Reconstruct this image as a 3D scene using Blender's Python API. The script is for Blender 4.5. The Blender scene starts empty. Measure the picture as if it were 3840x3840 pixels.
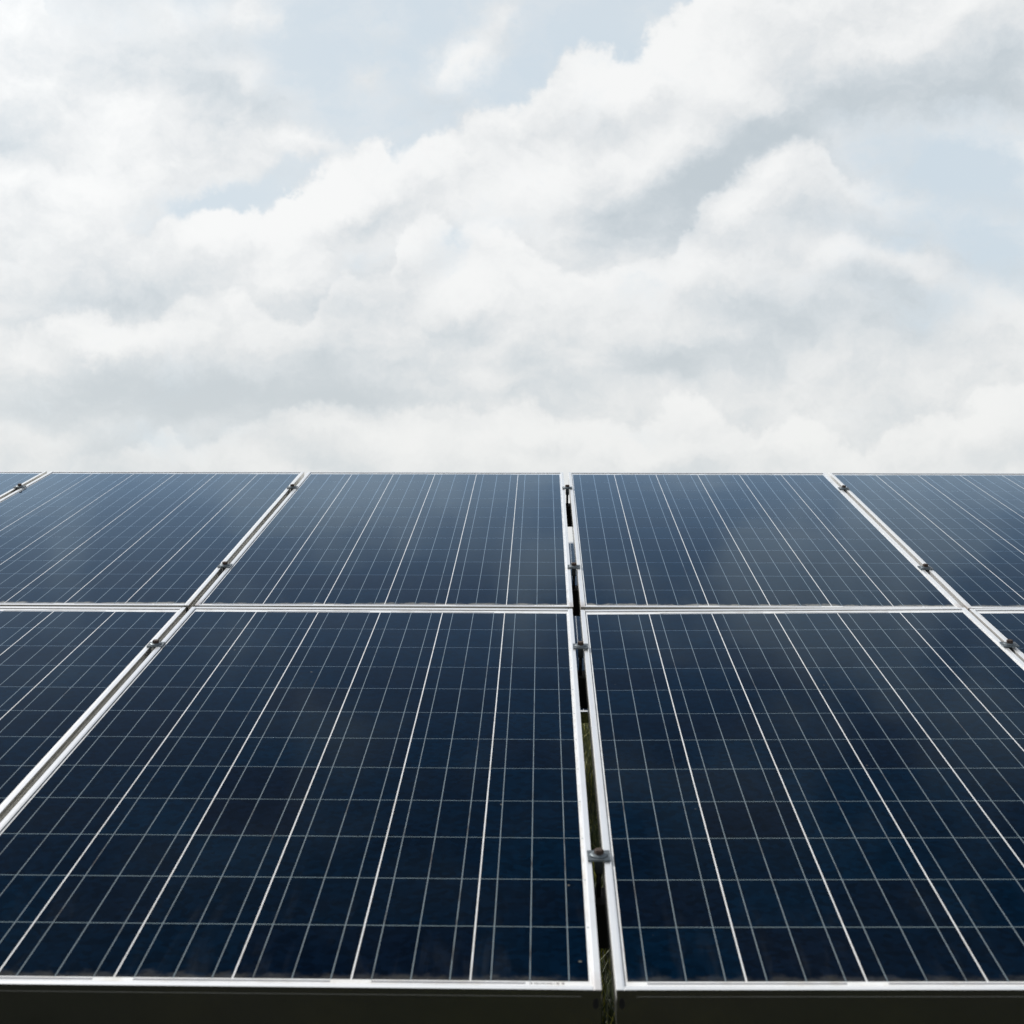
import bpy, bmesh, math, random
from mathutils import Matrix, Vector
random.seed(7)
R = math.radians
sc = bpy.context.scene
col = sc.collection

# ------------------------------------------------------------------ world axes of the panel plane
TILT = R(15.5)
M = Matrix(((1, 0, 0), (0, math.cos(TILT), -math.sin(TILT)), (0, math.sin(TILT), math.cos(TILT))))
BOTTOM_H = 0.80                                   # lower edge of the table above the grass
e0 = M @ Vector((0, -1.996, 0.020))
ORIGIN = Vector((0, -e0.y, BOTTOM_H - e0.z))      # world position of the upper row's reference corner

def W(u, v, n=0.0):                                # panel-plane metres -> world
    return M @ Vector((u, v, n)) + ORIGIN

# ------------------------------------------------------------------ camera
cam = bpy.data.cameras.new('camera')
cam_ob = bpy.data.objects.new('camera', cam)
col.objects.link(cam_ob)
c_pos = W(-0.06482, -3.83092, 1.03966)
c_view = (M @ Vector((-0.01979674, 0.97903054, -0.20274934))).normalized()
c_right = (M @ Vector((0.99980107, 0.01987881, -0.00163176))).normalized()
c_up = c_right.cross(c_view).normalized()
mw = Matrix((c_right, c_up, -c_view)).transposed().to_4x4()
mw.translation = c_pos
cam_ob.matrix_world = mw
cam.sensor_fit = 'HORIZONTAL'
cam.sensor_width = 24.0
FOC = 5720.66 / 3840.0
cam.lens = 24.0 * FOC
cam.clip_start = 0.05
cam.clip_end = 8000
cam.dof.use_dof = True
cam.dof.focus_distance = 4.3
cam.dof.aperture_fstop = 6.3
sc.camera = cam_ob

# ------------------------------------------------------------------ light, view, sky
SUN_DIR = Vector((-0.60, 0.46, 0.655)).normalized()
SUN_EL = math.asin(SUN_DIR.z)
SUN_ROT = math.atan2(SUN_DIR.x, SUN_DIR.y)
sun = bpy.data.lights.new('sun', 'SUN')
sun.energy = 3.7
sun.angle = R(0.9)
sun.color = (1.0, 0.965, 0.91)
sun_ob = bpy.data.objects.new('sun', sun)
col.objects.link(sun_ob)
sun_ob.rotation_euler = (-SUN_DIR).to_track_quat('-Z', 'Y').to_euler()
sun_ob.location = (-6, 2, 8)

sc.view_settings.view_transform = 'Standard'
sc.view_settings.look = 'None'
sc.view_settings.exposure = 0.0
sc.view_settings.gamma = 1.0
sc.view_settings.use_curve_mapping = False
sc.render.engine = 'CYCLES'
sc.cycles.max_bounces = 6
sc.cycles.use_denoising = True

world = bpy.data.worlds.new('World')
sc.world = world
world.use_nodes = True
wt = world.node_tree
wt.nodes.clear()

class G:
    """small helper for wiring nodes"""
    def __init__(self, t): self.t = t
    def n(self, typ, **kw):
        x = self.t.nodes.new(typ)
        for k, v in kw.items(): setattr(x, k, v)
        return x
    def put(self, sock, v):
        if v is None: return
        if isinstance(v, bpy.types.NodeSocket): self.t.links.new(v, sock)
        else: sock.default_value = v
    def m(self, op, a, b=None, c=None, clamp=False):
        x = self.n('ShaderNodeMath', operation=op, use_clamp=clamp)
        self.put(x.inputs[0], a); self.put(x.inputs[1], b); self.put(x.inputs[2], c)
        return x.outputs[0]
    def vm(self, op, a, b=None):
        x = self.n('ShaderNodeVectorMath', operation=op)
        self.put(x.inputs[0], a); self.put(x.inputs[1], b)
        return x.outputs['Value'] if op in ('LENGTH', 'DOT_PRODUCT') else x.outputs[0]
    def noise(self, vec, scale, detail=4, rough=0.5, dist=0.0, color=False, lac=2.0):
        x = self.n('ShaderNodeTexNoise')
        self.put(x.inputs['Vector'], vec); x.inputs['Scale'].default_value = scale
        x.inputs['Detail'].default_value = detail; x.inputs['Roughness'].default_value = rough
        x.inputs['Distortion'].default_value = dist; x.inputs['Lacunarity'].default_value = lac
        return x.outputs['Color' if color else 0]
    def smooth(self, x, a, b, lo=0.0, hi=1.0):
        k = self.n('ShaderNodeMapRange', interpolation_type='SMOOTHSTEP')
        self.put(k.inputs[0], x); self.put(k.inputs[1], a); self.put(k.inputs[2], b)
        self.put(k.inputs[3], lo); self.put(k.inputs[4], hi)
        return k.outputs[0]
    def mix(self, f, a, b, blend='MIX'):
        x = self.n('ShaderNodeMix', data_type='RGBA', blend_type=blend)
        self.put(x.inputs[0], f); self.put(x.inputs[6], a); self.put(x.inputs[7], b)
        return x.outputs[2]

def srgb(r, g, b):
    f = lambda c: (c / 255 / 12.92) if c <= 10.3 else ((c / 255 + 0.055) / 1.055) ** 2.4
    return (f(r), f(g), f(b), 1.0)

def build_sky():
    g = G(wt)
    out = g.n('ShaderNodeOutputWorld')
    sky = g.n('ShaderNodeTexSky', sky_type='NISHITA')
    sky.sun_disc = False
    sky.sun_elevation = SUN_EL
    sky.sun_rotation = SUN_ROT
    sky.air_density = 1.0
    sky.dust_density = 2.0
    bg_sky = g.n('ShaderNodeBackground')
    g.put(bg_sky.inputs[0], sky.outputs[0])
    bg_sky.inputs[1].default_value = 0.10
    tc = g.n('ShaderNodeTexCoord')
    d = g.vm('NORMALIZE', tc.outputs['Generated'])
    def scaled(v, s):
        x = g.n('ShaderNodeVectorMath', operation='SCALE'); g.put(x.inputs[0], v); x.inputs['Scale'].default_value = s
        return x.outputs[0]
    half = (0.5, 0.5, 0.5)
    w1 = g.vm('SUBTRACT', g.noise(d, 7.0, 3, 0.5, color=True), half)
    w2 = g.vm('SUBTRACT', g.noise(d, 26.0, 7, 0.66, color=True), half)
    warp = g.vm('ADD', scaled(w1, 0.016), scaled(w2, 0.046))
    dd = g.vm('ADD', d, warp)
    dsoft = g.vm('ADD', d, g.vm('ADD', scaled(w1, 0.035), scaled(w2, 0.03)))
    def azel(v):
        s = g.n('ShaderNodeSeparateXYZ'); g.put(s.inputs[0], v)
        az = g.m('ARCTAN2', s.outputs[0], s.outputs[1])
        el = g.m('ARCSINE', g.m('MAXIMUM', g.m('MINIMUM', s.outputs[2], 1.0), -1.0))
        c = g.n('ShaderNodeCombineXYZ'); g.put(c.inputs[0], az); g.put(c.inputs[1], el)
        return c.outputs[0]
    F = 2878.0
    def blobs(vec, lst):
        acc, turned = None, {}
        for (px, py, rx, ry, ang, wgt) in lst:
            x = (px / 1932 - 0.5) / FOC; y = (0.5 - py / 1932) / FOC
            v = (c_view + c_right * x + c_up * y).normalized()
            a, e = math.atan2(v.x, v.y), math.asin(v.z)
            q = 10 * round(ang / 10)
            ca, sa = math.cos(R(q)), math.sin(R(q))
            if q not in turned:
                c = g.n('ShaderNodeCombineXYZ')
                g.put(c.inputs[0], g.vm('DOT_PRODUCT', vec, (ca, sa, 0))); g.put(c.inputs[1], g.vm('DOT_PRODUCT', vec, (-sa, ca, 0)))
                turned[q] = c.outputs[0]
            u, w = a * ca + e * sa, -a * sa + e * ca
            kx, ky = F / (rx * 1.5), F / (ry * 1.5)
            ma = g.n('ShaderNodeVectorMath', operation='MULTIPLY_ADD')
            g.put(ma.inputs[0], turned[q]); ma.inputs[1].default_value = (kx, ky, 0); ma.inputs[2].default_value = (-u * kx, -w * ky, 0)
            gr = g.n('ShaderNodeTexGradient', gradient_type='QUADRATIC_SPHERE')
            g.put(gr.inputs[0], ma.outputs[0])
            acc = g.m('MULTIPLY', gr.outputs[1], wgt) if acc is None else g.m('MULTIPLY_ADD', gr.outputs[1], wgt, acc)
        return acc
    # upper outline of the big cumulus bank: elevation as a function of azimuth
    EDGE = [(-80, -60), (60, 0), (150, 200), (230, 430), (262, 455), (300, 425), (345, 432), (390, 408), (480, 402), (500, 430), (545, 400), (565, 360), (625, 325), (690, 288), (728, 285), (745, 315),
            (785, 300), (820, 262), (900, 228), (960, 215), (1005, 185), (1045, 140), (1100, 95), (1140, 92), (1165, 120), (1200, 118), (1245, 62), (1275, 52), (1300, 20), (1340, -40), (1420, -160), (2010, -260)]
    def edge_field(vec, EDGE):
        s = g.n('ShaderNodeSeparateXYZ'); g.put(s.inputs[0], vec)
        fc = g.n('ShaderNodeFloatCurve')
        g.put(fc.inputs['Value'], g.m('MULTIPLY_ADD', s.outputs[0], 1 / 0.8, 0.5))
        cv = fc.mapping.curves[0]
        pts = []
        for px, py in EDGE:
            x = (px / 1932 - 0.5) / FOC; y = (0.5 - py / 1932) / FOC
            v = (c_view + c_right * x + c_up * y).normalized()
            pts.append((math.atan2(v.x, v.y) / 0.8 + 0.5, math.asin(v.z) / 0.6))
        while len(cv.points) < len(pts): cv.points.new(0.5, 0.5)
        for p, (u, w) in zip(cv.points, pts):
            p.location = (u, w); p.handle_type = 'VECTOR'
        fc.mapping.update()
        return g.m('SUBTRACT', s.outputs[1], g.m('MULTIPLY', fc.outputs[0], 0.6))
    # openings where the blue shows (positive) and clouds standing against them (negative)
    gaps = [(1810, 320, 260, 130, -10, 1.8), (1890, 480, 150, 90, 0, 1.4), (430, 378, 130, 42, 8, 1.5), (520, 330, 90, 40, 30, .7), (1130, 60, 120, 60, 20, .5), (580, 90, 150, 100, -10, .5), (1690, 460, 130, 60, 20, .8),
            (850, 445, 100, 60, 40, 1.0), (680, 490, 90, 60, 20, .9), (300, 830, 170, 35, 5, .7), (1200, 820, 170, 35, 10, .7), (1600, 770, 120, 40, 0, .6), (1740, 600, 180, 60, 0, .7), (960, 420, 90, 40, 20, .5),
            (640, 570, 80, 50, 10, .5), (1230, 560, 130, 40, 10, .4),
            (180, 190, 360, 230, -10, -1.5), (430, 190, 170, 120, -20, -1.1), (520, 278, 150, 36, -3, -1.5), (250, 330, 240, 90, 0, -1.3),
            (900, 110, 100, 60, 60, -1.1), (840, 130, 60, 40, 40, -.7), (960, 30, 70, 50, 60, -.7), (470, 20, 70, 50, 0, -1.2), (690, 145, 48, 36, 0, -.9), (760, 200, 120, 40, 0, -.35),
            (1490, 310, 120, 50, 25, -.8), (1480, 820, 130, 45, 25, -1.0), (1860, 790, 110, 55, 25, -1.0)]
    # grey undersides (positive) and sunlit tops (negative)
    shade = [(1140, 400, 150, 50, 10, 1.3), (1290, 345, 230, 55, 27, 1.3), (1450, 260, 200, 70, 25, 1.0), (1650, 190, 270, 90, 20, 1.2), (1870, 120, 200, 100, 15, 1.2),
             (240, 565, 180, 42, 5, .9), (330, 730, 460, 80, 3, 1.8), (640, 765, 260, 45, 5, .8), (660, 640, 190, 95, 0, .9), (950, 690, 290, 40, 3, .8), (1250, 700, 240, 50, 10, 1.0),
             (1480, 625, 250, 70, 15, .9), (1230, 570, 200, 60, 12, .5), (1430, 430, 160, 40, 25, .5), (1750, 580, 230, 65, 8, .8), (480, 205, 220, 80, -15, .9), (330, 110, 220, 110, -10, .6), (60, 390, 110, 60, 0, .4),
             (930, 268, 140, 28, 5, .5), (700, 410, 130, 35, 15, .5), (780, 610, 120, 50, 0, .6), (110, 805, 200, 40, 0, .4), (1700, 700, 200, 50, 8, .3), (980, 745, 260, 30, 6, .4),
             (1150, 170, 210, 80, 28, -1.3), (1350, 120, 200, 120, 28, -1.0), (1000, 340, 260, 60, 15, -.9), (930, 430, 260, 90, 10, -.7), (640, 340, 140, 65, 40, -1.1), (430, 440, 120, 40, 15, -1.0), (520, 530, 180, 60, 20, -.9),
             (250, 635, 320, 40, 10, -.9), (80, 690, 150, 38, 0, -.7), (120, 420, 250, 120, 15, -.6), (560, 275, 90, 25, -5, -.9), (1000, 835, 500, 45, 2, -.5), (1480, 820, 140, 50, 20, -.9), (1840, 790, 130, 60, 20, -.9),
             (880, 110, 90, 70, 50, -.8), (1780, 30, 210, 50, 15, -.9), (900, 580, 220, 60, 15, -.6), (1450, 330, 120, 40, 25, -.9), (60, 80, 200, 120, 0, -.3), (150, 270, 130, 90, 15, -.6), (1200, 500, 200, 50, 15, -.4)]
    HEADS = [(-400, 1100), (-60, 620), (40, 640), (120, 600), (190, 590), (230, 625), (300, 600), (360, 560), (420, 545), (470, 560), (560, 640), (600, 590), (625, 545), (660, 518), (700, 520), (735, 515), (742, 470), (765, 425), (800, 402),
             (826, 410), (850, 455), (880, 430), (930, 425), (980, 470), (1060, 520), (1150, 540), (1250, 500), (1340, 350), (1400, 318), (1450, 300), (1490, 285), (1530, 282), (1570, 300), (1600, 360), (1650, 330), (1700, 320), (1725, 350), (1760, 480), (1800, 600), (2200, 1100)]
    LOWS = [(-400, 1100), (150, 880), (230, 860), (280, 840), (330, 800), (360, 850), (480, 800), (540, 790), (620, 765), (700, 770), (800, 780), (900, 790), (960, 772), (1010, 775), (1100, 810), (1200, 815), (1270, 760), (1320, 755), (1370, 800), (1420, 835), (1455, 800),
            (1490, 780), (1540, 782), (1580, 820), (1640, 850), (1700, 800), (1745, 770), (1790, 772), (1820, 800), (1850, 765), (1885, 742), (1940, 735), (2000, 800), (2300, 1100)]
    ae = azel(dd)
    rim = edge_field(ae, EDGE)
    bank = g.smooth(rim, -0.004, 0.010)
    bB = blobs(ae, gaps)
    bG = blobs(azel(dsoft), shade)
    # free billows carry the same sky on beyond the frame
    mp = g.n('ShaderNodeMapping'); g.put(mp.inputs[0], dsoft)
    mp.inputs[2].default_value = (0, R(-18), 0); mp.inputs[3].default_value = (1.0, 1.0, 1.7)
    n_big = g.noise(mp.outputs[0], 3.0, 4, 0.5, 0.2)
    def puffs(v, det):                                              # rounded heads with sharp creases between them
        x = g.n('ShaderNodeTexNoise', noise_type='RIDGED_MULTIFRACTAL'); g.put(x.inputs['Vector'], v)
        x.normalize = True
        x.inputs['Scale'].default_value = 13.0; x.inputs['Detail'].default_value = det; x.inputs['Roughness'].default_value = 0.5
        return g.m('SUBTRACT', 1.0, x.outputs[0])
    p_in = mp.outputs[0]
    pf = puffs(p_in, 4)
    mo = g.n('ShaderNodeMapping'); g.put(mo.inputs[0], p_in); mo.inputs[1].default_value = (-0.012, 0.0, 0.020)
    pf2 = puffs(mo.outputs[0], 3)
    emb = g.m('SUBTRACT', pf, pf2)
    fine = g.noise(p_in, 22.0, 9, 0.68, 0.25)
    s = g.n('ShaderNodeSeparateXYZ'); g.put(s.inputs[0], d)
    up = g.smooth(s.outputs[2], 0.37, 0.47)                          # above the bank: scattered clouds
    cover = g.m('MULTIPLY_ADD', up, g.m('SUBTRACT', 1.15, g.m('MULTIPLY', bank, 1.15)), g.m('MULTIPLY', bank, 1.15))
    n_mid = g.noise(mp.outputs[0], 8.0, 3, 0.5, 0.3)
    lump = g.m('MULTIPLY_ADD', g.m('SUBTRACT', n_big, 0.5), g.m('MULTIPLY_ADD', up, 3.0, 1.4), g.m('MULTIPLY', g.m('SUBTRACT', n_mid, 0.5), g.m('MULTIPLY', up, 7.0)))
    B = g.m('ADD', g.m('ADD', bB, cover), g.m('ADD', lump, g.m('ADD', g.m('MULTIPLY', g.m('SUBTRACT', fine, 0.5), 2.1), g.m('MULTIPLY', g.m('SUBTRACT', pf, 0.5), -0.5))))
    open_ = g.smooth(B, -0.05, 1.25)
    low = g.smooth(s.outputs[2], 0.04, 0.20, 0.35, 1.0)            # haze thickens toward the horizon
    open_ = g.m('MULTIPLY', open_, low)
    Gs = g.m('ADD', g.m('MULTIPLY', bG, 0.80), g.m('ADD', g.m('MULTIPLY', g.m('SUBTRACT', n_big, 0.5), 0.9), g.m('ADD', g.m('MULTIPLY', emb, -2.1), g.m('MULTIPLY', g.m('SUBTRACT', fine, 0.5), -1.9))))
    sx = g.n('ShaderNodeSeparateXYZ'); g.put(sx.inputs[0], azel(dsoft))
    crest = g.m('MULTIPLY', g.m('MULTIPLY', g.smooth(rim, -0.045, 0.0), g.m('SUBTRACT', 1.0, bank)), g.smooth(sx.outputs[0], -0.30, -0.20))
    Gs = g.m('MULTIPLY_ADD', crest, -0.55, Gs)
    for lst, wid, lit, dim, r0, r1 in ((HEADS, 0.055, -0.34, 0.25, 0.19, 0.25), (LOWS, 0.030, -0.40, 0.30, 0.36, 0.46)):
        win = g.m('MULTIPLY', g.smooth(sx.outputs[0], -0.48, -0.38), g.smooth(sx.outputs[0], r0, r1, 1.0, 0.0))
        rf = edge_field(ae, lst)
        over = g.smooth(rf, -0.003, 0.007)
        Gs = g.m('MULTIPLY_ADD', g.m('MULTIPLY', g.smooth(rf, -wid, 0.0), g.m('SUBTRACT', 1.0, over)), g.m('MULTIPLY', win, lit), Gs)
        Gs = g.m('MULTIPLY_ADD', g.m('MULTIPLY', over, g.smooth(rf, 0.0, 0.045, 1.0, 0.0)), g.m('MULTIPLY', win, dim), Gs)
    wisp = g.noise(dd, 55.0, 4, 0.62, 0.2)
    Gs = g.m('MULTIPLY_ADD', g.m('SUBTRACT', wisp, 0.5), -0.65, Gs)
    grey = g.smooth(Gs, -0.95, 1.45)
    ramp = g.n('ShaderNodeValToRGB')
    g.put(ramp.inputs[0], grey)
    cr = ramp.color_ramp
    cr.elements[0].position = 0.0; cr.elements[0].color = srgb(250, 251, 251)
    cr.elements[1].position = 1.0; cr.elements[1].color = srgb(198, 208, 215)
    e = cr.elements.new(0.36); e.color = srgb(233, 236, 238)
    e = cr.elements.new(0.68); e.color = srgb(216, 223, 228)
    hz = g.smooth(s.outputs[2], 0.05, 0.26, 0.38, 0.0)
    cloud = g.mix(hz, ramp.outputs[0], srgb(233, 234, 230))
    glow = g.m('POWER', g.m('MAXIMUM', g.vm('DOT_PRODUCT', d, tuple(SUN_DIR)), 0.0), 13.0)   # clouds brighten toward the sun
    bg_cloud = g.n('ShaderNodeBackground'); g.put(bg_cloud.inputs[0], cloud); g.put(bg_cloud.inputs[1], g.m('MULTIPLY_ADD', glow, 1.6, 0.96))
    # the openings are veiled: a thin white haze over the clear sky
    bg_veil = g.n('ShaderNodeBackground'); g.put(bg_veil.inputs[0], g.mix(g.smooth(n_big, 0.3, 0.7), srgb(222, 231, 236), srgb(213, 226, 235))); bg_veil.inputs[1].default_value = 1.0
    veil = g.n('ShaderNodeMixShader'); g.put(veil.inputs[0], g.smooth(s.outputs[2], 0.36, 0.58, 0.86, 0.15))
    wt.links.new(bg_sky.outputs[0], veil.inputs[1]); wt.links.new(bg_veil.outputs[0], veil.inputs[2])
    mix = g.n('ShaderNodeMixShader'); g.put(mix.inputs[0], open_)
    wt.links.new(bg_cloud.outputs[0], mix.inputs[1]); wt.links.new(veil.outputs[0], mix.inputs[2])
    wt.links.new(mix.outputs[0], out.inputs[0])
build_sky()

# ------------------------------------------------------------------ materials
def new_mat(name):
    m = bpy.data.materials.new(name); m.use_nodes = True
    t = m.node_tree; b = t.nodes['Principled BSDF']
    return m, G(t), b

GLASS_POW, GLASS_MAX = 11.5, 3.3     # anti-reflex coated, textured cover glass: mirrors only at a grazing view
GLASS_ROUGH = 0.052
GLASS_TINT = (0.60, 0.79, 1.0, 1)

def glazed(g, b, color, rough=GLASS_ROUGH, gain=None):
    """the coated cover glass bonded over a coloured layer: diffuse below, Fresnel-weighted reflection above"""
    out = [n for n in g.t.nodes if n.type == 'OUTPUT_MATERIAL'][0]
    g.t.nodes.remove(b)
    df = g.n('ShaderNodeBsdfDiffuse'); g.put(df.inputs['Color'], color)
    gl = g.n('ShaderNodeBsdfGlossy'); g.put(gl.inputs['Roughness'], rough); gl.inputs['Color'].default_value = GLASS_TINT
    lw = g.n('ShaderNodeLayerWeight'); lw.inputs['Blend'].default_value = 0.5
    refl = g.m('MULTIPLY', g.m('POWER', lw.outputs['Facing'], GLASS_POW), g.m('MULTIPLY', GLASS_MAX, gain) if gain else GLASS_MAX, clamp=True)
    geo = g.n('ShaderNodeNewGeometry'); p = geo.outputs['Position']
    n1 = g.noise(p, 2.3, 2, 0.5); n2 = g.noise(p, 420.0, 1, 0.5)
    bp = g.n('ShaderNodeBump'); bp.inputs['Strength'].default_value = 0.3; bp.inputs['Distance'].default_value = 1.0
    g.put(bp.inputs['Height'], g.m('ADD', g.m('MULTIPLY', n1, 0.0035), g.m('MULTIPLY', n2, 0.00004)))
    g.put(gl.inputs['Normal'], bp.outputs[0])
    mx = g.n('ShaderNodeMixShader'); g.put(mx.inputs[0], refl)
    g.t.links.new(df.outputs[0], mx.inputs[1]); g.t.links.new(gl.outputs[0], mx.inputs[2])
    g.t.links.new(mx.outputs[0], out.inputs[0])

def mat_cell():
    m, g, b = new_mat('polycrystalline_silicon')
    oi = g.n('ShaderNodeObjectInfo')
    tc = g.n('ShaderNodeTexCoord')
    rnd = oi.outputs['Random']
    geo = g.n('ShaderNodeNewGeometry')
    vor = g.n('ShaderNodeTexVoronoi'); g.put(vor.inputs['Vector'], geo.outputs['Position']); vor.inputs['Scale'].default_value = 90
    grain = g.n('ShaderNodeSeparateColor'); g.put(grain.inputs[0], vor.outputs['Color'])
    blot = g.noise(geo.outputs['Position'], 7.0, 4, 0.6)
    r2 = g.m('FRACT', g.m('MULTIPLY', rnd, 37.7))
    t = g.m('ADD', g.m('MULTIPLY_ADD', r2, 0.65, 0.12), g.m('MULTIPLY', g.m('SUBTRACT', blot, 0.5), 0.8), clamp=True)
    c1 = g.mix(t, (0.0007, 0.0044, 0.0120, 1), (0.0001, 0.0076, 0.0200, 1))
    r3 = g.m('FRACT', g.m('MULTIPLY', rnd, 91.3))
    c2 = g.mix(g.smooth(r3, 0.62, 1.0, 0.0, 0.5), c1, (0.0020, 0.0034, 0.0088, 1))
    val = g.m('ADD', g.m('MULTIPLY', grain.outputs[0], 0.6), 0.70)
    c3 = g.mix(1.0, c2, g.n('ShaderNodeCombineColor').outputs[0], 'MULTIPLY')
    cc = g.t.nodes[-1]
    # the MULTIPLY mix takes a grey made from the grain value
    comb = [n for n in g.t.nodes if n.type == 'COMBINE_COLOR'][0]
    for i in range(3): g.put(comb.inputs[i], val)
    # dust: settles along the lower frame (object colour blue = 1 on the lowest row), fine film elsewhere
    oc = g.n('ShaderNodeSeparateColor'); g.put(oc.inputs[0], oi.outputs['Color'])
    so = g.n('ShaderNodeSeparateXYZ'); g.put(so.inputs[0], tc.outputs['Object'])
    dn = g.noise(geo.outputs['Position'], 26.0, 5, 0.65)
    edge = g.m('ADD', so.outputs[1], g.m('MULTIPLY', g.m('SUBTRACT', dn, 0.5), -0.06))
    dust_line = g.m('MULTIPLY', g.smooth(edge, -0.080, -0.060, 0.60, 0.0), oc.outputs[2])
    streak_v = g.n('ShaderNodeMapping'); g.put(streak_v.inputs[0], geo.outputs['Position']); streak_v.inputs[3].default_value = (28, 3.5, 3.5)
    st = g.noise(streak_v.outputs[0], 1.0, 4, 0.6, 0.6)
    dust_run = g.m('MULTIPLY', g.smooth(st, 0.5, 0.8, 0.0, 0.035), g.m('MULTIPLY', g.smooth(so.outputs[1], -0.08, 0.11, 1.0, 0.0), oc.outputs[1]))
    sp = g.n('ShaderNodeTexVoronoi'); g.put(sp.inputs['Vector'], geo.outputs['Position']); sp.inputs['Scale'].default_value = 9.0
    sps = g.n('ShaderNodeSeparateColor'); g.put(sps.inputs[0], sp.outputs['Color'])
    speck = g.m('MULTIPLY', g.smooth(sp.outputs['Distance'], 0.012, 0.03, 0.35, 0.0), g.smooth(sps.outputs[0], 0.76, 0.78))
    film = g.smooth(g.noise(geo.outputs['Position'], 3.0, 5, 0.65), 0.35, 0.8, 0.0, 0.006)
    c4 = g.mix(film, c3, (0.34, 0.34, 0.33, 1))
    c4 = g.mix(g.m('MAXIMUM', dust_line, speck), g.mix(dust_run, c4, (0.34, 0.37, 0.38, 1)), (0.40, 0.37, 0.30, 1))
    glazed(g, b, c4, g.m('ADD', GLASS_ROUGH, g.m('MULTIPLY', dust_line, 0.5)))
    return m

def mat_laminate(name, color, dirt=0.0, gaps=False):
    m, g, b = new_mat(name)
    geo = g.n('ShaderNodeNewGeometry')
    n = g.noise(geo.outputs['Position'], 30.0, 5, 0.65)
    n2 = g.noise(geo.outputs['Position'], 12.0, 3, 0.6)
    dark = tuple(c * 0.72 for c in color[:3]) + (1,)
    c = g.mix(g.smooth(n2, 0.35, 0.75, 0.0, 0.6), color, dark)
    if dirt: c = g.mix(g.smooth(n, 0.42, 0.75, 0.0, dirt), c, (0.42, 0.35, 0.24, 1))
    gain = None
    if gaps:                                         # narrow gaps between the cell rows: filled with grey encapsulant that glints at a grazing view
        tc = g.n('ShaderNodeTexCoord'); so = g.n('ShaderNodeSeparateXYZ'); g.put(so.inputs[0], tc.outputs['Object'])
        fr = lambda v, p: g.m('FRACT', g.m('DIVIDE', v, p))
        row = g.m('MULTIPLY', g.m('GREATER_THAN', fr(so.outputs[1], 0.158), 0.98), g.m('LESS_THAN', fr(g.m('ADD', so.outputs[0], 0.0002), 0.1586), 0.986))
        row = g.m('MULTIPLY', row, g.m('MULTIPLY', g.m('GREATER_THAN', so.outputs[1], 0.1), g.m('LESS_THAN', so.outputs[1], 1.89)))
        c = g.mix(row, c, (0.20, 0.26, 0.275, 1))
        gain = g.m('MULTIPLY_ADD', row, 5.0, 1.0)
    glazed(g, b, c, GLASS_ROUGH, gain)
    return m

def mat_busbar():
    m, g, b = new_mat('tinned_ribbon')
    geo = g.n('ShaderNodeNewGeometry')
    mp = g.n('ShaderNodeMapping'); g.put(mp.inputs[0], geo.outputs['Position']); mp.inputs[3].default_value = (60, 9, 9)
    n = g.noise(mp.outputs[0], 1.0, 3, 0.6)
    c = g.mix(g.smooth(n, 0.52, 0.74, 0.0, 0.85), (0.19, 0.23, 0.25, 1), (0.075, 0.06, 0.05, 1))
    glazed(g, b, c, 0.2, g.m('ADD', 2.2, 0.0))
    return m

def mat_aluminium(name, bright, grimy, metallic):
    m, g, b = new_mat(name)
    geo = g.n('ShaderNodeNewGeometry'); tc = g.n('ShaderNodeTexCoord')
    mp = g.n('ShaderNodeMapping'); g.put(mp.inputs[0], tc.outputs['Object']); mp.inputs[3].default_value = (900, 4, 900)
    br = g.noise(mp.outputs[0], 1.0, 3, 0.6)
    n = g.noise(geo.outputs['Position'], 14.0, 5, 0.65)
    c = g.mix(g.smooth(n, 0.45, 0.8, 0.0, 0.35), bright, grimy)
    # run-off stain at the lower end of the rails (object colour red = 1 on rails that show it)
    oi = g.n('ShaderNodeObjectInfo'); oc = g.n('ShaderNodeSeparateColor'); g.put(oc.inputs[0], oi.outputs['Color'])
    so = g.n('ShaderNodeSeparateXYZ'); g.put(so.inputs[0], tc.outputs['Object'])
    y = g.m('ADD', so.outputs[1], g.m('MULTIPLY', g.m('SUBTRACT', g.noise(geo.outputs['Position'], 70.0, 4, 0.6), 0.5), 0.09))
    st = g.m('MULTIPLY', g.smooth(y, -0.02, 0.045, 0.42, 0.0), oc.outputs[0])
    c = g.mix(st, c, (0.36, 0.21, 0.10, 1))
    g.put(b.inputs['Base Color'], c)
    b.inputs['Metallic'].default_value = metallic
    g.put(b.inputs['Roughness'], g.m('ADD', 0.17, g.m('MULTIPLY', br, 0.12)))
    return m

def mat_plain(name, color, rough=0.6, metal=0.0, var=0.25, scale=40.0, color2=None):
    m, g, b = new_mat(name)
    geo = g.n('ShaderNodeNewGeometry')
    n = g.noise(geo.outputs['Position'], scale, 5, 0.65)
    c2 = color2 or tuple(c * (1 - var * 1.6) for c in color[:3]) + (1,)
    g.put(b.inputs['Base Color'], g.mix(g.smooth(n, 0.35, 0.7), color, c2))
    b.inputs['Roughness'].default_value = rough
    b.inputs['Metallic'].default_value = metal
    return m

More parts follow.
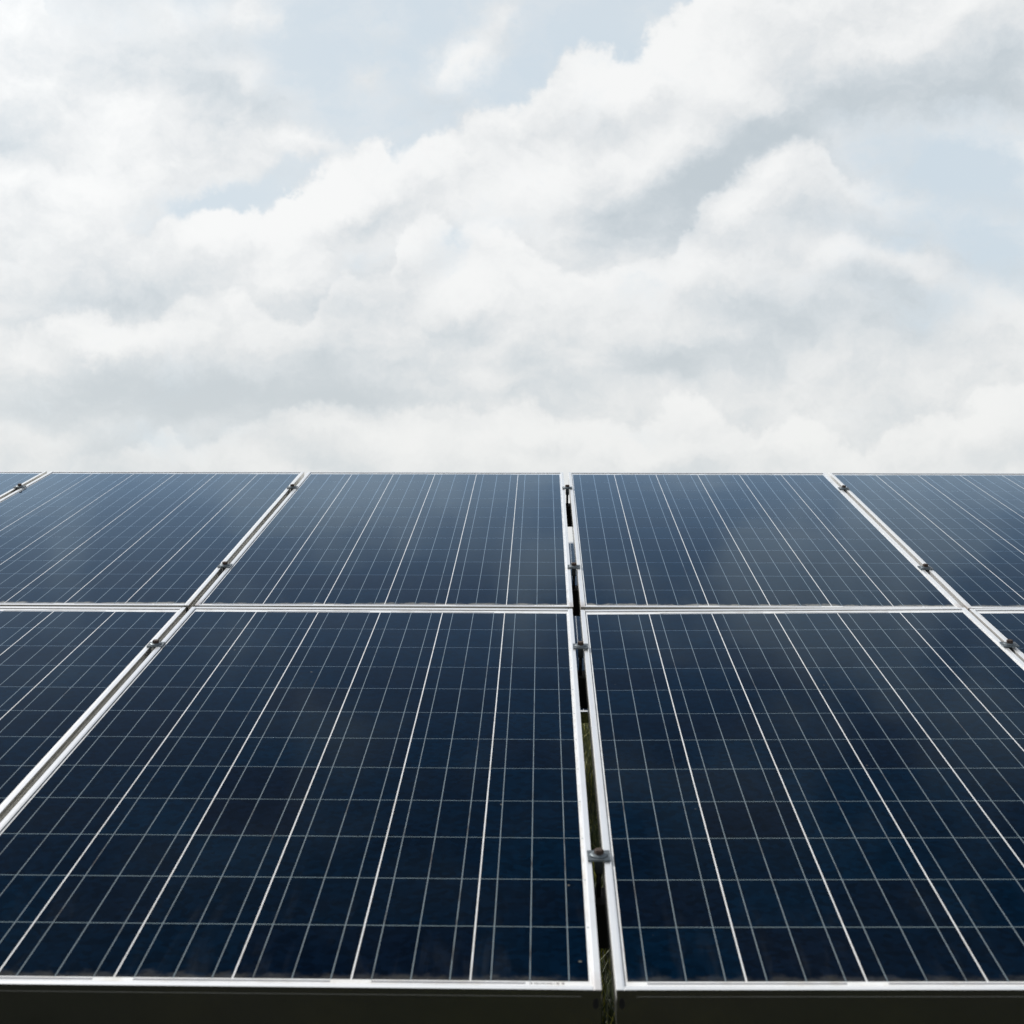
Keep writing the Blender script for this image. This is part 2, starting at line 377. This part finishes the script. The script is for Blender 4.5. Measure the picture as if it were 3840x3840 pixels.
M_CELL = mat_cell()
M_SHEET = mat_laminate('white_backsheet', (0.80, 0.80, 0.79, 1), 0.35, True)
M_RIBBON = mat_laminate('string_ribbon', (0.27, 0.27, 0.285, 1), 0.1)
M_BUS = mat_busbar()
M_ALU = mat_aluminium('anodised_aluminium', (0.93, 0.93, 0.92, 1), (0.76, 0.73, 0.68, 1), 0.6)
M_LOW_SHADE = mat_aluminium('front_shade_aluminium', (0.27, 0.275, 0.265, 1), (0.17, 0.17, 0.155, 1), 1.0)   # lower rail's outer wall, end plates: front face shade put into the colour
M_SIDE = mat_aluminium('shaded_side_aluminium', (0.44, 0.43, 0.39, 1), (0.30, 0.28, 0.24, 1), 0.8)   # right rail's outer wall: shade inside the seam put into the colour
M_HOLE = mat_plain('dark_hole', (0.004, 0.004, 0.004, 1), 0.95)
M_LIP_SHADE = mat_plain('lip_shade_black', (0.012, 0.014, 0.018, 1), 0.6, 0.0, 0.3, 120.0)  # shadow beside the frame lip, as a flat dark colour
M_INK = mat_plain('serial_ink', (0.05, 0.03, 0.03, 1), 0.6)
M_ZINC = mat_plain('weathered_zinc', (0.15, 0.175, 0.19, 1), 0.5, 0.6, 0.3, 160.0, (0.075, 0.09, 0.10, 1))
M_RUST = mat_plain('rusty_bolt', (0.060, 0.034, 0.020, 1), 0.75, 0.1, 0.3, 500.0, (0.016, 0.011, 0.009, 1))
M_SPACER = mat_plain('spacer_steel', (0.035, 0.045, 0.05, 1), 0.5, 0.6, 0.3, 90.0)
M_STEEL = mat_plain('painted_steel', (0.012, 0.011, 0.010, 1), 0.7, 0.0, 0.3, 20.0)

# ------------------------------------------------------------------ mesh helpers
def mesh_from(name, verts, faces, mat, smooth=False):
    me = bpy.data.meshes.new(name)
    me.from_pydata(verts, [], faces)
    bm = bmesh.new(); bm.from_mesh(me)
    bmesh.ops.recalc_face_normals(bm, faces=bm.faces[:])
    bm.to_mesh(me); bm.free()
    if mat: me.materials.append(mat)
    if smooth:
        for p in me.polygons: p.use_smooth = True
    me.update()
    return me

def box_data(x0, x1, y0, y1, z0, z1, base=0):
    v = [(x0, y0, z0), (x1, y0, z0), (x1, y1, z0), (x0, y1, z0), (x0, y0, z1), (x1, y0, z1), (x1, y1, z1), (x0, y1, z1)]
    f = [(0, 3, 2, 1), (4, 5, 6, 7), (0, 1, 5, 4), (1, 2, 6, 5), (2, 3, 7, 6), (3, 0, 4, 7)]
    return v, [tuple(i + base for i in q) for q in f]

def box_mesh(name, x0, x1, y0, y1, z0, z1, mat):
    v, f = box_data(x0, x1, y0, y1, z0, z1)
    return mesh_from(name, v, f, mat)

def boxes_mesh(name, lst, mat):
    V, Fc = [], []
    for b in lst:
        v, f = box_data(*b, base=len(V)); V += v; Fc += f
    return mesh_from(name, V, Fc, mat)

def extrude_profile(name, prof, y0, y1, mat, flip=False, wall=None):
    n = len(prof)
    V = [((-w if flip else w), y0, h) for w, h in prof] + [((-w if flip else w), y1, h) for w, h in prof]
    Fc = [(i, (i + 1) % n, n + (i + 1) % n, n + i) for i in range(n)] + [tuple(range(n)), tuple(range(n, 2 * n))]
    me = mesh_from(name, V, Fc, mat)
    if wall:                                          # the outer wall in its own, shade-darkened colour
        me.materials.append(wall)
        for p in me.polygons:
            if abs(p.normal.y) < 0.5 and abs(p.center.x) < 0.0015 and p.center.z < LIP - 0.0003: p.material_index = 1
    return me

def lathe(name, prof, seg, mat, smooth=True, phase=0.0):
    V, Fc = [], []
    for r, z in prof:
        for k in range(seg):
            a = 2 * math.pi * k / seg + phase
            V.append((r * math.cos(a), r * math.sin(a), z))
    for i in range(len(prof) - 1):
        for k in range(seg):
            k2 = (k + 1) % seg
            Fc.append((i * seg + k, i * seg + k2, (i + 1) * seg + k2, (i + 1) * seg + k))
    Fc.append(tuple(range(seg))); Fc.append(tuple((len(prof) - 1) * seg + k for k in range(seg)))
    return mesh_from(name, V, Fc, mat, smooth)

def link(name, me, parent=None, loc=(0, 0, 0), rot=(0, 0, 0)):
    o = bpy.data.objects.new(name, me)
    col.objects.link(o)
    if parent: o.parent = parent
    o.location = loc; o.rotation_euler = rot
    return o

def thing(name, label, cat, group=None):
    o = bpy.data.objects.new(name, None)
    col.objects.link(o)
    o.empty_display_size = 0.1
    o['label'] = label; o['category'] = cat
    if group: o['group'] = group
    return o

# ------------------------------------------------------------------ ground and grass
GX0, GX1 = -0.55, 1.25
def build_ground():
    m, g, b = new_mat('soil_and_turf')
    geo = g.n('ShaderNodeNewGeometry')
    n1 = g.noise(geo.outputs['Position'], 0.9, 5, 0.6)
    n2 = g.noise(geo.outputs['Position'], 14.0, 5, 0.7)
    c = g.mix(g.smooth(n1, 0.35, 0.7), (0.010, 0.013, 0.005, 1), (0.016, 0.014, 0.008, 1))
    c = g.mix(g.smooth(n2, 0.4, 0.75), c, (0.012, 0.015, 0.006, 1))
    g.put(b.inputs['Base Color'], c); b.inputs['Roughness'].default_value = 0.95
    bp = g.n('ShaderNodeBump'); bp.inputs['Distance'].default_value = 0.04
    g.put(bp.inputs['Height'], n2); g.put(b.inputs['Normal'], bp.outputs[0])
    rng = random.Random(3)
    # fine grid near the tables, coarse to the horizon
    xs = sorted(set([-4000, -1500, -500, -150, -50, -20] + [i * 0.8 for i in range(-12, 14)] + [20, 50, 150, 500, 1500, 4000]))
    ys = sorted(set([-4000, -1500, -500, -150, -50, -20] + [i * 0.8 for i in range(-8, 24)] + [30, 60, 150, 500, 1500, 4000]))
    V = [(x, y, (rng.uniform(-0.03, 0.02) if abs(x) < 15 and abs(y) < 20 else 0.0) - 0.0) for y in ys for x in xs]
    nx = len(xs)
    Fc = [(j * nx + i, j * nx + i + 1, (j + 1) * nx + i + 1, (j + 1) * nx + i) for j in range(len(ys) - 1) for i in range(nx - 1)]
    o = link('ground', mesh_from('ground', V, Fc, m)); o['kind'] = 'structure'
    o['label'] = 'grassy soil beneath the solar panels'
    # grass blades
    m2, g2, b2 = new_mat('grass_blades')
    at = g2.n('ShaderNodeAttribute'); at.attribute_name = 'tone'
    sep = g2.n('ShaderNodeSeparateColor'); g2.put(sep.inputs[0], at.outputs['Color'])
    c = g2.mix(sep.outputs[0], (0.016, 0.030, 0.004, 1), (0.050, 0.068, 0.008, 1))
    c = g2.mix(g2.smooth(sep.outputs[1], 0.82, 0.9), c, (0.40, 0.38, 0.06, 1))
    g2.put(b2.inputs['Base Color'], c); b2.inputs['Roughness'].default_value = 0.6
    V, Fc, tone = [], [], []
    def blade(x, y, h, w):
        a = rng.uniform(0, 2 * math.pi); dx, dy = math.cos(a) * w, math.sin(a) * w
        la = rng.uniform(0, 2 * math.pi); ln = rng.uniform(0.1, 0.75) * h
        lx, ly = math.cos(la) * ln, math.sin(la) * ln
        i = len(V)
        V.extend([(x - dx, y - dy, -0.03), (x + dx, y + dy, -0.03), (x + dx * .7 + lx * .35, y + dy * .7 + ly * .35, h * .6), (x - dx * .7 + lx * .35, y - dy * .7 + ly * .35, h * .6), (x + lx, y + ly, h)])
        Fc.append((i, i + 1, i + 2, i + 3)); Fc.append((i + 3, i + 2, i + 4))
        t = (rng.random(), rng.random(), 0, 1); tone.append(t)
    for _ in range(52000):
        x = rng.uniform(GX0, GX1); y = rng.uniform(-0.6, 16.0)
        tall = 0.5 + 0.5 * math.sin(x * 5 + y * 2.1) * math.sin(y * 1.3 + 1)
        blade(x, y, rng.uniform(0.06, 0.20) * (0.7 + tall), rng.uniform(0.002, 0.0045))
    for _ in range(14000):
        blade(rng.uniform(-5, 5), rng.uniform(-3, 14), rng.uniform(0.06, 0.2), rng.uniform(0.003, 0.006))
    me = bpy.data.meshes.new('grass'); me.from_pydata(V, [], Fc)
    ca = me.color_attributes.new('tone', 'FLOAT_COLOR', 'POINT')
    flat = []
    for t in tone: flat += list(t) * 5
    ca.data.foreach_set('color', flat)
    me.materials.append(m2)
    o = link('grass', me); o['kind'] = 'stuff'; o['label'] = 'green and straw coloured grass growing under the panels'; o['category'] = 'grass'
build_ground()

# ------------------------------------------------------------------ solar panel
CELL = 0.156; PU = 0.1586; PV = 0.158
MARG = 0.0160; BOT = 0.0275; TOP = 0.0360
CW = 5 * PU + CELL; CH = 11 * PV + CELL
PW = CW + 2 * MARG; PH = CH + BOT + TOP
LIP = 0.0032; DEPTH = 0.060; LIPW = 0.0113
prof = [(0.0006, LIP), (LIPW - 0.0030, LIP), (LIPW, LIP - 0.0011), (LIPW, 0.0008), (LIPW - 0.0015, 0.0006), (LIPW - 0.0015, -0.003), (0.002, -0.003), (0.002, LIP - DEPTH + 0.002), (0.026, LIP - DEPTH + 0.002), (0.026, LIP - DEPTH), (0, LIP - DEPTH)]
h = LIP - 0.0165
for k in range(3):                                   # three fine ribs along the outer wall
    prof += [(0, h), (-0.00035, h + 0.0005), (-0.00035, h + 0.0012), (0, h + 0.0017)]
    h += 0.0028
prof += [(0.0, LIP - 0.0005)]

me_cell = mesh_from('solar_cell', *(lambda v, f: (v, f[1:]))(*box_data(-CELL / 2 - 0.0002, CELL / 2 + 0.0002, -CELL / 2 - 0.0002, CELL / 2 + 0.0002, -0.0004, 0.0)), M_CELL)
me_bus = box_mesh('busbar', -0.0007, 0.0007, -0.001, CH - 0.001, -0.0002, 0.00012, M_BUS)
me_sheet = box_mesh('backsheet', -0.008, CW + 0.008, -BOT + 0.0025, CH + TOP - 0.0025, -0.0045, -0.00008, M_SHEET)
me_rail_l = extrude_profile('frame_rail', prof, -BOT, CH + TOP, M_ALU)
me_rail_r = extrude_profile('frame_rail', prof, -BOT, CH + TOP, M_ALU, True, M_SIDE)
# cross rails lie between the side rails; built along y and turned
prof_h = [q for q in prof if not (q[0] <= 0 and -0.04 < q[1] < LIP - 0.005)]
prof_h[-1:] = [(0.0, LIP - 0.0105), (0.00035, LIP - 0.0095), (0.00035, LIP - 0.0005)]   # a shallow step under the lip
me_rail_top = extrude_profile('frame_rail', prof_h, LIPW + 0.0002, PW - LIPW - 0.0002, M_ALU)
me_rail_low = extrude_profile('frame_rail', prof_h, LIPW + 0.0002, PW - LIPW - 0.0002, M_ALU, False, M_LOW_SHADE)
me_plate = box_mesh('end_plate', 0.0, 0.0262, -0.0006, 0.0, LIP - DEPTH, LIP - 0.0006, M_LOW_SHADE)
me_lip_shade_v = box_mesh('lip_shade', LIPW - 0.0015, LIPW + 0.0010, -BOT + LIPW, CH + TOP - LIPW, -0.00005, 0.0009, M_LIP_SHADE)  # dark strips painted in as the lip's shadow, left and top rails only
me_lip_shade_h = box_mesh('lip_shade', LIPW - 0.0015, LIPW + 0.0012, LIPW + 0.001, PW - LIPW - 0.001, -0.00005, 0.0009, M_LIP_SHADE)
me_hole = None
def ellipse_mesh():
    V = [(0.0038 * math.cos(2 * math.pi * k / 14), -0.0004, 0.0076 * math.sin(2 * math.pi * k / 14)) for k in range(14)]
    V += [(x, 0.0, z) for x, _, z in V]
    Fc = [tuple(range(14)), tuple(range(27, 13, -1))] + [(k, (k + 1) % 14, 14 + (k + 1) % 14, 14 + k) for k in range(14)]
    return mesh_from('drain_hole', V, Fc, M_HOLE)
me_hole = ellipse_mesh()
def ribbon_mesh(u0, u1):
    return box_mesh('string_ribbon', u0, u1, -0.0022, 0.0022, -0.0006, 0.0001, M_RIBBON)
def bu(c, k): return c * PU + CELL * (1, 3, 5)[k] / 6
rb = [ribbon_mesh(bu(0, 0), bu(1, 2)), ribbon_mesh(bu(2, 0), bu(3, 2)), ribbon_mesh(bu(4, 0), bu(5, 1) - 0.006)]
rt = [ribbon_mesh(bu(1, 0), bu(2, 2)), ribbon_mesh(bu(3, 0), bu(4, 2))]
def serial_mesh():
    rng = random.Random(5); lst = []; x = 0.0
    while x < 0.046:
        w = rng.choice((0.0007, 0.0010, 0.0013))
        if rng.random() < 0.82:
            hh = rng.uniform(0.0034, 0.0044)
            lst.append((x, x + w, -hh / 2, hh / 2, -0.0005, 0.00005))
            if rng.random() < .6: lst.append((x, x + 0.0014, hh / 2 - 0.0006, hh / 2, -0.0005, 0.00003))
            if rng.random() < .5: lst.append((x, x + 0.0014, -hh / 2, -hh / 2 + 0.0006, -0.0005, 0.00002))
        x += 0.0019 if rng.random() < .9 else 0.0035
    return boxes_mesh('serial_print', lst, M_INK)
me_serial = serial_mesh()

def pose(rx, ry, rz, u, v, n, base=Vector((0, 0, 0))):
    """rotation vector and offset in the panel plane -> world matrix (origin: lower LEFT cell corner)"""
    w = Vector((rx, ry, rz)); a = w.length
    rot = Matrix.Rotation(a, 3, w.normalized()) if a > 1e-9 else Matrix.Identity(3)
    mt = (M @ rot).to_4x4()
    mt.translation = W(u, v, n) + base
    return mt, rot

PANELS = 'solar panels of the front table'
def make_panel(label, u, v, n, rot3=(0, 0, 0), right_origin=False, base=Vector((0, 0, 0)), group=PANELS, dusty=0.0, stain=0.0, extras=True):
    t = thing('solar_panel', label, 'solar panel', group)
    mt, rot = pose(*rot3, u, v, n, base)
    if right_origin:                                 # the offset names the lower RIGHT cell corner
        mt.translation = mt.translation + M @ (rot @ Vector((-CW, 0, 0)))
    t.matrix_world = mt
    link('backsheet', me_sheet, t)
    for r in range(12):
        for c in range(6):
            o = link('solar_cell', me_cell, t, (c * PU + CELL / 2, r * PV + CELL / 2, 0))
            o.color = (0, 1.0 if r == 0 else (0.5 if r == 1 else 0.12), dusty if r == 0 else 0.0, 1)
    for c in range(6):
        for k in range(3):
            link('busbar', me_bus, t, (bu(c, k), 0, 0))
    for m_ in rb: link('string_ribbon', m_, t, (0, -0.0058, 0))
    for m_ in rt: link('string_ribbon', m_, t, (0, CH + 0.0065, 0))
    a = link('frame_rail', me_rail_l, t, (-MARG, 0, 0)); a.color = (stain, 0, 0, 1)
    b = link('frame_rail', me_rail_r, t, (CW + MARG, 0, 0)); b.color = (stain, 0, 0, 1)
    c = link('frame_rail', me_rail_low, t, (-MARG + PW, -BOT, 0), (0, 0, R(90))); c.color = (0, 0, 0, 1)
    d = link('frame_rail', me_rail_top, t, (-MARG, CH + TOP, 0), (0, 0, R(-90))); d.color = (0, 0, 0, 1)
    if extras:
        link('lip_shade', me_lip_shade_v, t, (-MARG, 0, 0))
        link('lip_shade', me_lip_shade_h, t, (-MARG, CH + TOP, 0), (0, 0, R(-90)))
        for x in (-MARG, CW + MARG - 0.0262):
            link('end_plate', me_plate, t, (x, -BOT, 0)).color = (0, 0, 0, 1)
        for x in (-MARG + 0.0072, CW + MARG - 0.0072):
            link('drain_hole', me_hole, t, (x, -BOT - 0.0006, LIP - 0.0195))
        link('serial_print', me_serial, t, (CW - 0.078, -0.0062, 0))
    return t

d2r = math.pi / 180
LA = (-0.60 * d2r, 0.10 * d2r, 0.03 * d2r)
LB = (-0.68 * d2r, -0.57 * d2r, -0.01 * d2r)
# upper row: origin offset of the right cell corner (left side) or the left cell corner (right side)
make_panel('upper row panel cut to a small corner at the far left edge', -1.9930, 0, 0, (0, 0, 0), True, dusty=1.0)
make_panel('upper row panel at left with the pale hazy cloud glare on its glass', -0.9965, 0, 0, (0, 0, 0), True, dusty=1.0, stain=0.5)
make_panel('upper row panel left of the wide middle gap, above the serial numbered panel', 0, 0, 0, (0, 0, 0), True, dusty=0.7, stain=1.0)
make_panel('upper row panel right of the wide middle gap, between it and the next clamped seam', 0.0516, 0, 0, dusty=0.9, stain=1.0)
make_panel('upper row panel at the far right, cut by the edge of the photo', 1.0445, 0, 0, dusty=0.7, stain=0.7)
make_panel('lower row panel at the left edge, seen only as a triangle beside the grooved frame', -0.9984, -1.974, 0.0193, LA, True, dusty=0.15)
make_panel('large lower row panel left of the wide middle gap with printed serial number', -0.0016, -1.974, 0.0193, LA, True, dusty=0.15, stain=0.6)
make_panel('large dark lower row panel right of the wide middle gap', 0.0498, -1.974, 0.0195, LB, dusty=0.12)
make_panel('lower row panel cut to a small triangle at the right edge', 1.0422, -1.974, 0.0261, LB, dusty=0.1)

# ------------------------------------------------------------------ clamps between the panels
me_cl_plate = boxes_mesh('plate', [(-0.018, 0.018, -0.018, 0.018, 0.0, 0.0032)], M_ZINC)
me_cl_washer = lathe('washer', [(0.0150, 0.0032), (0.0125, 0.0052), (0.0085, 0.0062)], 20, M_ZINC)
me_cl_bolt = lathe('bolt_head', [(0.0076, 0.0058), (0.0078, 0.0064), (0.0078, 0.0116), (0.0066, 0.0130)], 6, M_RUST, False, 0.4)
me_cl_spacer = boxes_mesh('spacer', [(-0.0058, 0.0058, -0.015, 0.015, -0.022, 0.0)], M_SPACER)
me_cl_shank = lathe('bolt_shank', [(0.0040, -0.022), (0.0040, -0.075)], 10, M_SPACER)
clamp_proto = None
def clamp(u, v, n, label, spin=0.0, narrow=1.0):
    global clamp_proto
    if clamp_proto is None:
        t = thing('panel_clamp', label, 'clamp', 'bolted clamps holding the panel frames')
        link('plate', me_cl_plate, t); link('washer', me_cl_washer, t); link('bolt_head', me_cl_bolt, t)
        link('spacer', me_cl_spacer, t); link('bolt_shank', me_cl_shank, t)
        clamp_proto = t
    else:
        t = clamp_proto.copy(); col.objects.link(t); t['label'] = label
        for ch in list(clamp_proto.children):
            c = ch.copy(); col.objects.link(c); c.parent = t
            c.matrix_parent_inverse = ch.matrix_parent_inverse.copy()
    mt = (M @ Matrix.Rotation(spin, 3, 'Z')).to_4x4()
    mt.translation = W(u, v, n)
    t.matrix_world = mt
    for ch in t.children:
        if ch.name.startswith('spacer'): ch.scale = (narrow, 1, 1)
        if ch.name.startswith('bolt_head'): ch.rotation_euler = (0, 0, random.uniform(0, 1))
    return t
GL = (-0.9965 - 0.949) / 2        # centre of the left gap etc.
GC = 0.0258; GRT = (0.0516 + 0.949 + 1.0445) / 2
GFL = (-1.9930 - 0.9965 - 0.949) / 2
TOPN = LIP + 0.0002
clamp(GFL, 1.597, TOPN, 'small clamp on the seam in the far upper left corner of the array', 0.02, 0.5)
clamp(GL, 1.597, TOPN, 'highest of the three clamps on the left diagonal seam', 0.03, 0.5)
clamp(GL, 0.398, TOPN, 'middle of the three clamps on the left diagonal seam', -0.02, 0.5)
clamp(GL, -1.974 + 1.577, 0.0193 - 0.0165 + TOPN, 'lowest clamp on the left diagonal seam, below the crossing of the frames', 0.02, 0.5)
clamp(GC, 1.597, TOPN, 'highest clamp over the wide middle gap, closest to the sky', 0.02)
clamp(GC, 0.398, TOPN, 'second highest clamp over the wide middle gap', -0.03)
clamp(GC, -1.974 + 1.577, 0.003 + TOPN, 'brown bolted clamp over the middle gap just below the crossing of the frames', 0.0)
clamp(GC, -1.974 + 0.391, 0.0156 + TOPN, 'nearest and largest clamp, low on the wide middle gap', 0.02)
clamp(GRT, 1.597, TOPN, 'highest of the rusty clamps on the right diagonal seam', -0.02, 0.35)
clamp(GRT, 0.398, TOPN, 'rusty clamp halfway up the upper panels on the right diagonal seam', 0.02, 0.35)
clamp(GRT, -1.974 + 1.577, 0.0115 + TOPN, 'rusty clamp at the right edge below the crossing of the frames', 0.0, 0.35)

# ------------------------------------------------------------------ supporting racks
def rack(label, base, x0, x1, group):
    t = thing('support_rack', label, 'rack', group)
    t.location = W(0, -1.996, 0) + base - Vector((0, 0, BOTTOM_H))
    inv = Matrix.Translation(-Vector(t.location))
    def part(name, lst, mt):
        me = boxes_mesh(name, lst, M_STEEL)
        o = link(name, me, t); o.matrix_local = inv @ mt
    zt = LIP - DEPTH
    mp = M.to_4x4(); mp.translation = ORIGIN + base
    for v, n in ((1.597, 0), (0.398, 0), (-0.397, 0.001), (-1.583, 0.014)):
        zz = zt + n - 0.0006 - (0.004 if v < 0 else 0.0)
        part('purlin', [(x0, x1, v - 0.030, v + 0.030, zz - 0.004, zz), (x0, x1, v - 0.030, v - 0.026, zz - 0.075, zz - 0.004), (x0, x1, v + 0.014, v + 0.030, zz - 0.075, zz - 0.071)], mp)
    for xx in (x0 + 0.55, (x0 + x1) / 2 - 0.45, x1 - 0.55):
        part('rafter', [(xx - 0.03, xx + 0.03, -1.85, 1.85, zt - 0.19, zt - 0.085)], mp)
        for v in (-1.35, 1.25):
            p = W(xx, v, zt - 0.19) + base
            part('post', [(p.x - 0.04, p.x + 0.04, p.y - 0.04, p.y + 0.04, -0.3, p.z + 0.01)], Matrix.Identity(4))
rack('dark steel rack under the front table, glimpsed through the middle gap', Vector((0, 0, 0)), -3.0, 3.0, 'racks under the solar tables')

# ------------------------------------------------------------------ the next table behind, seen through the middle gap
BACK = Vector((0.33, 5.68, 0.0))
BG = 'solar panels of the table behind'
make_panel('upper panel of the table behind, a thin strip seen through the middle gap', 0.0, 0, 0, (0, 0, 0), False, BACK - Vector((0.5, 0, 0)), BG, dusty=0.5, extras=False)
make_panel('lower panel of the table behind, its white edge seen deep in the middle gap', 0.0, -1.974, 0.0193, LA, False, BACK - Vector((0.5, 0, 0)), BG, dusty=0.5, extras=False)
rack('dark steel rack of the table behind, deep in the middle gap', BACK, -1.2, 1.4, 'racks under the solar tables')

# the rest of that table to the left, behind the front table
for k in (1, 2):
    for v, n, r3 in ((0, 0, (0, 0, 0)), (-1.974, 0.0193, LA)):
        make_panel('panel of the table behind, wholly covered by the front table', -0.9965 * k, v, n, r3, False, BACK - Vector((0.5, 0, 0)), 'covered panels of the table behind', dusty=0.5, extras=False)
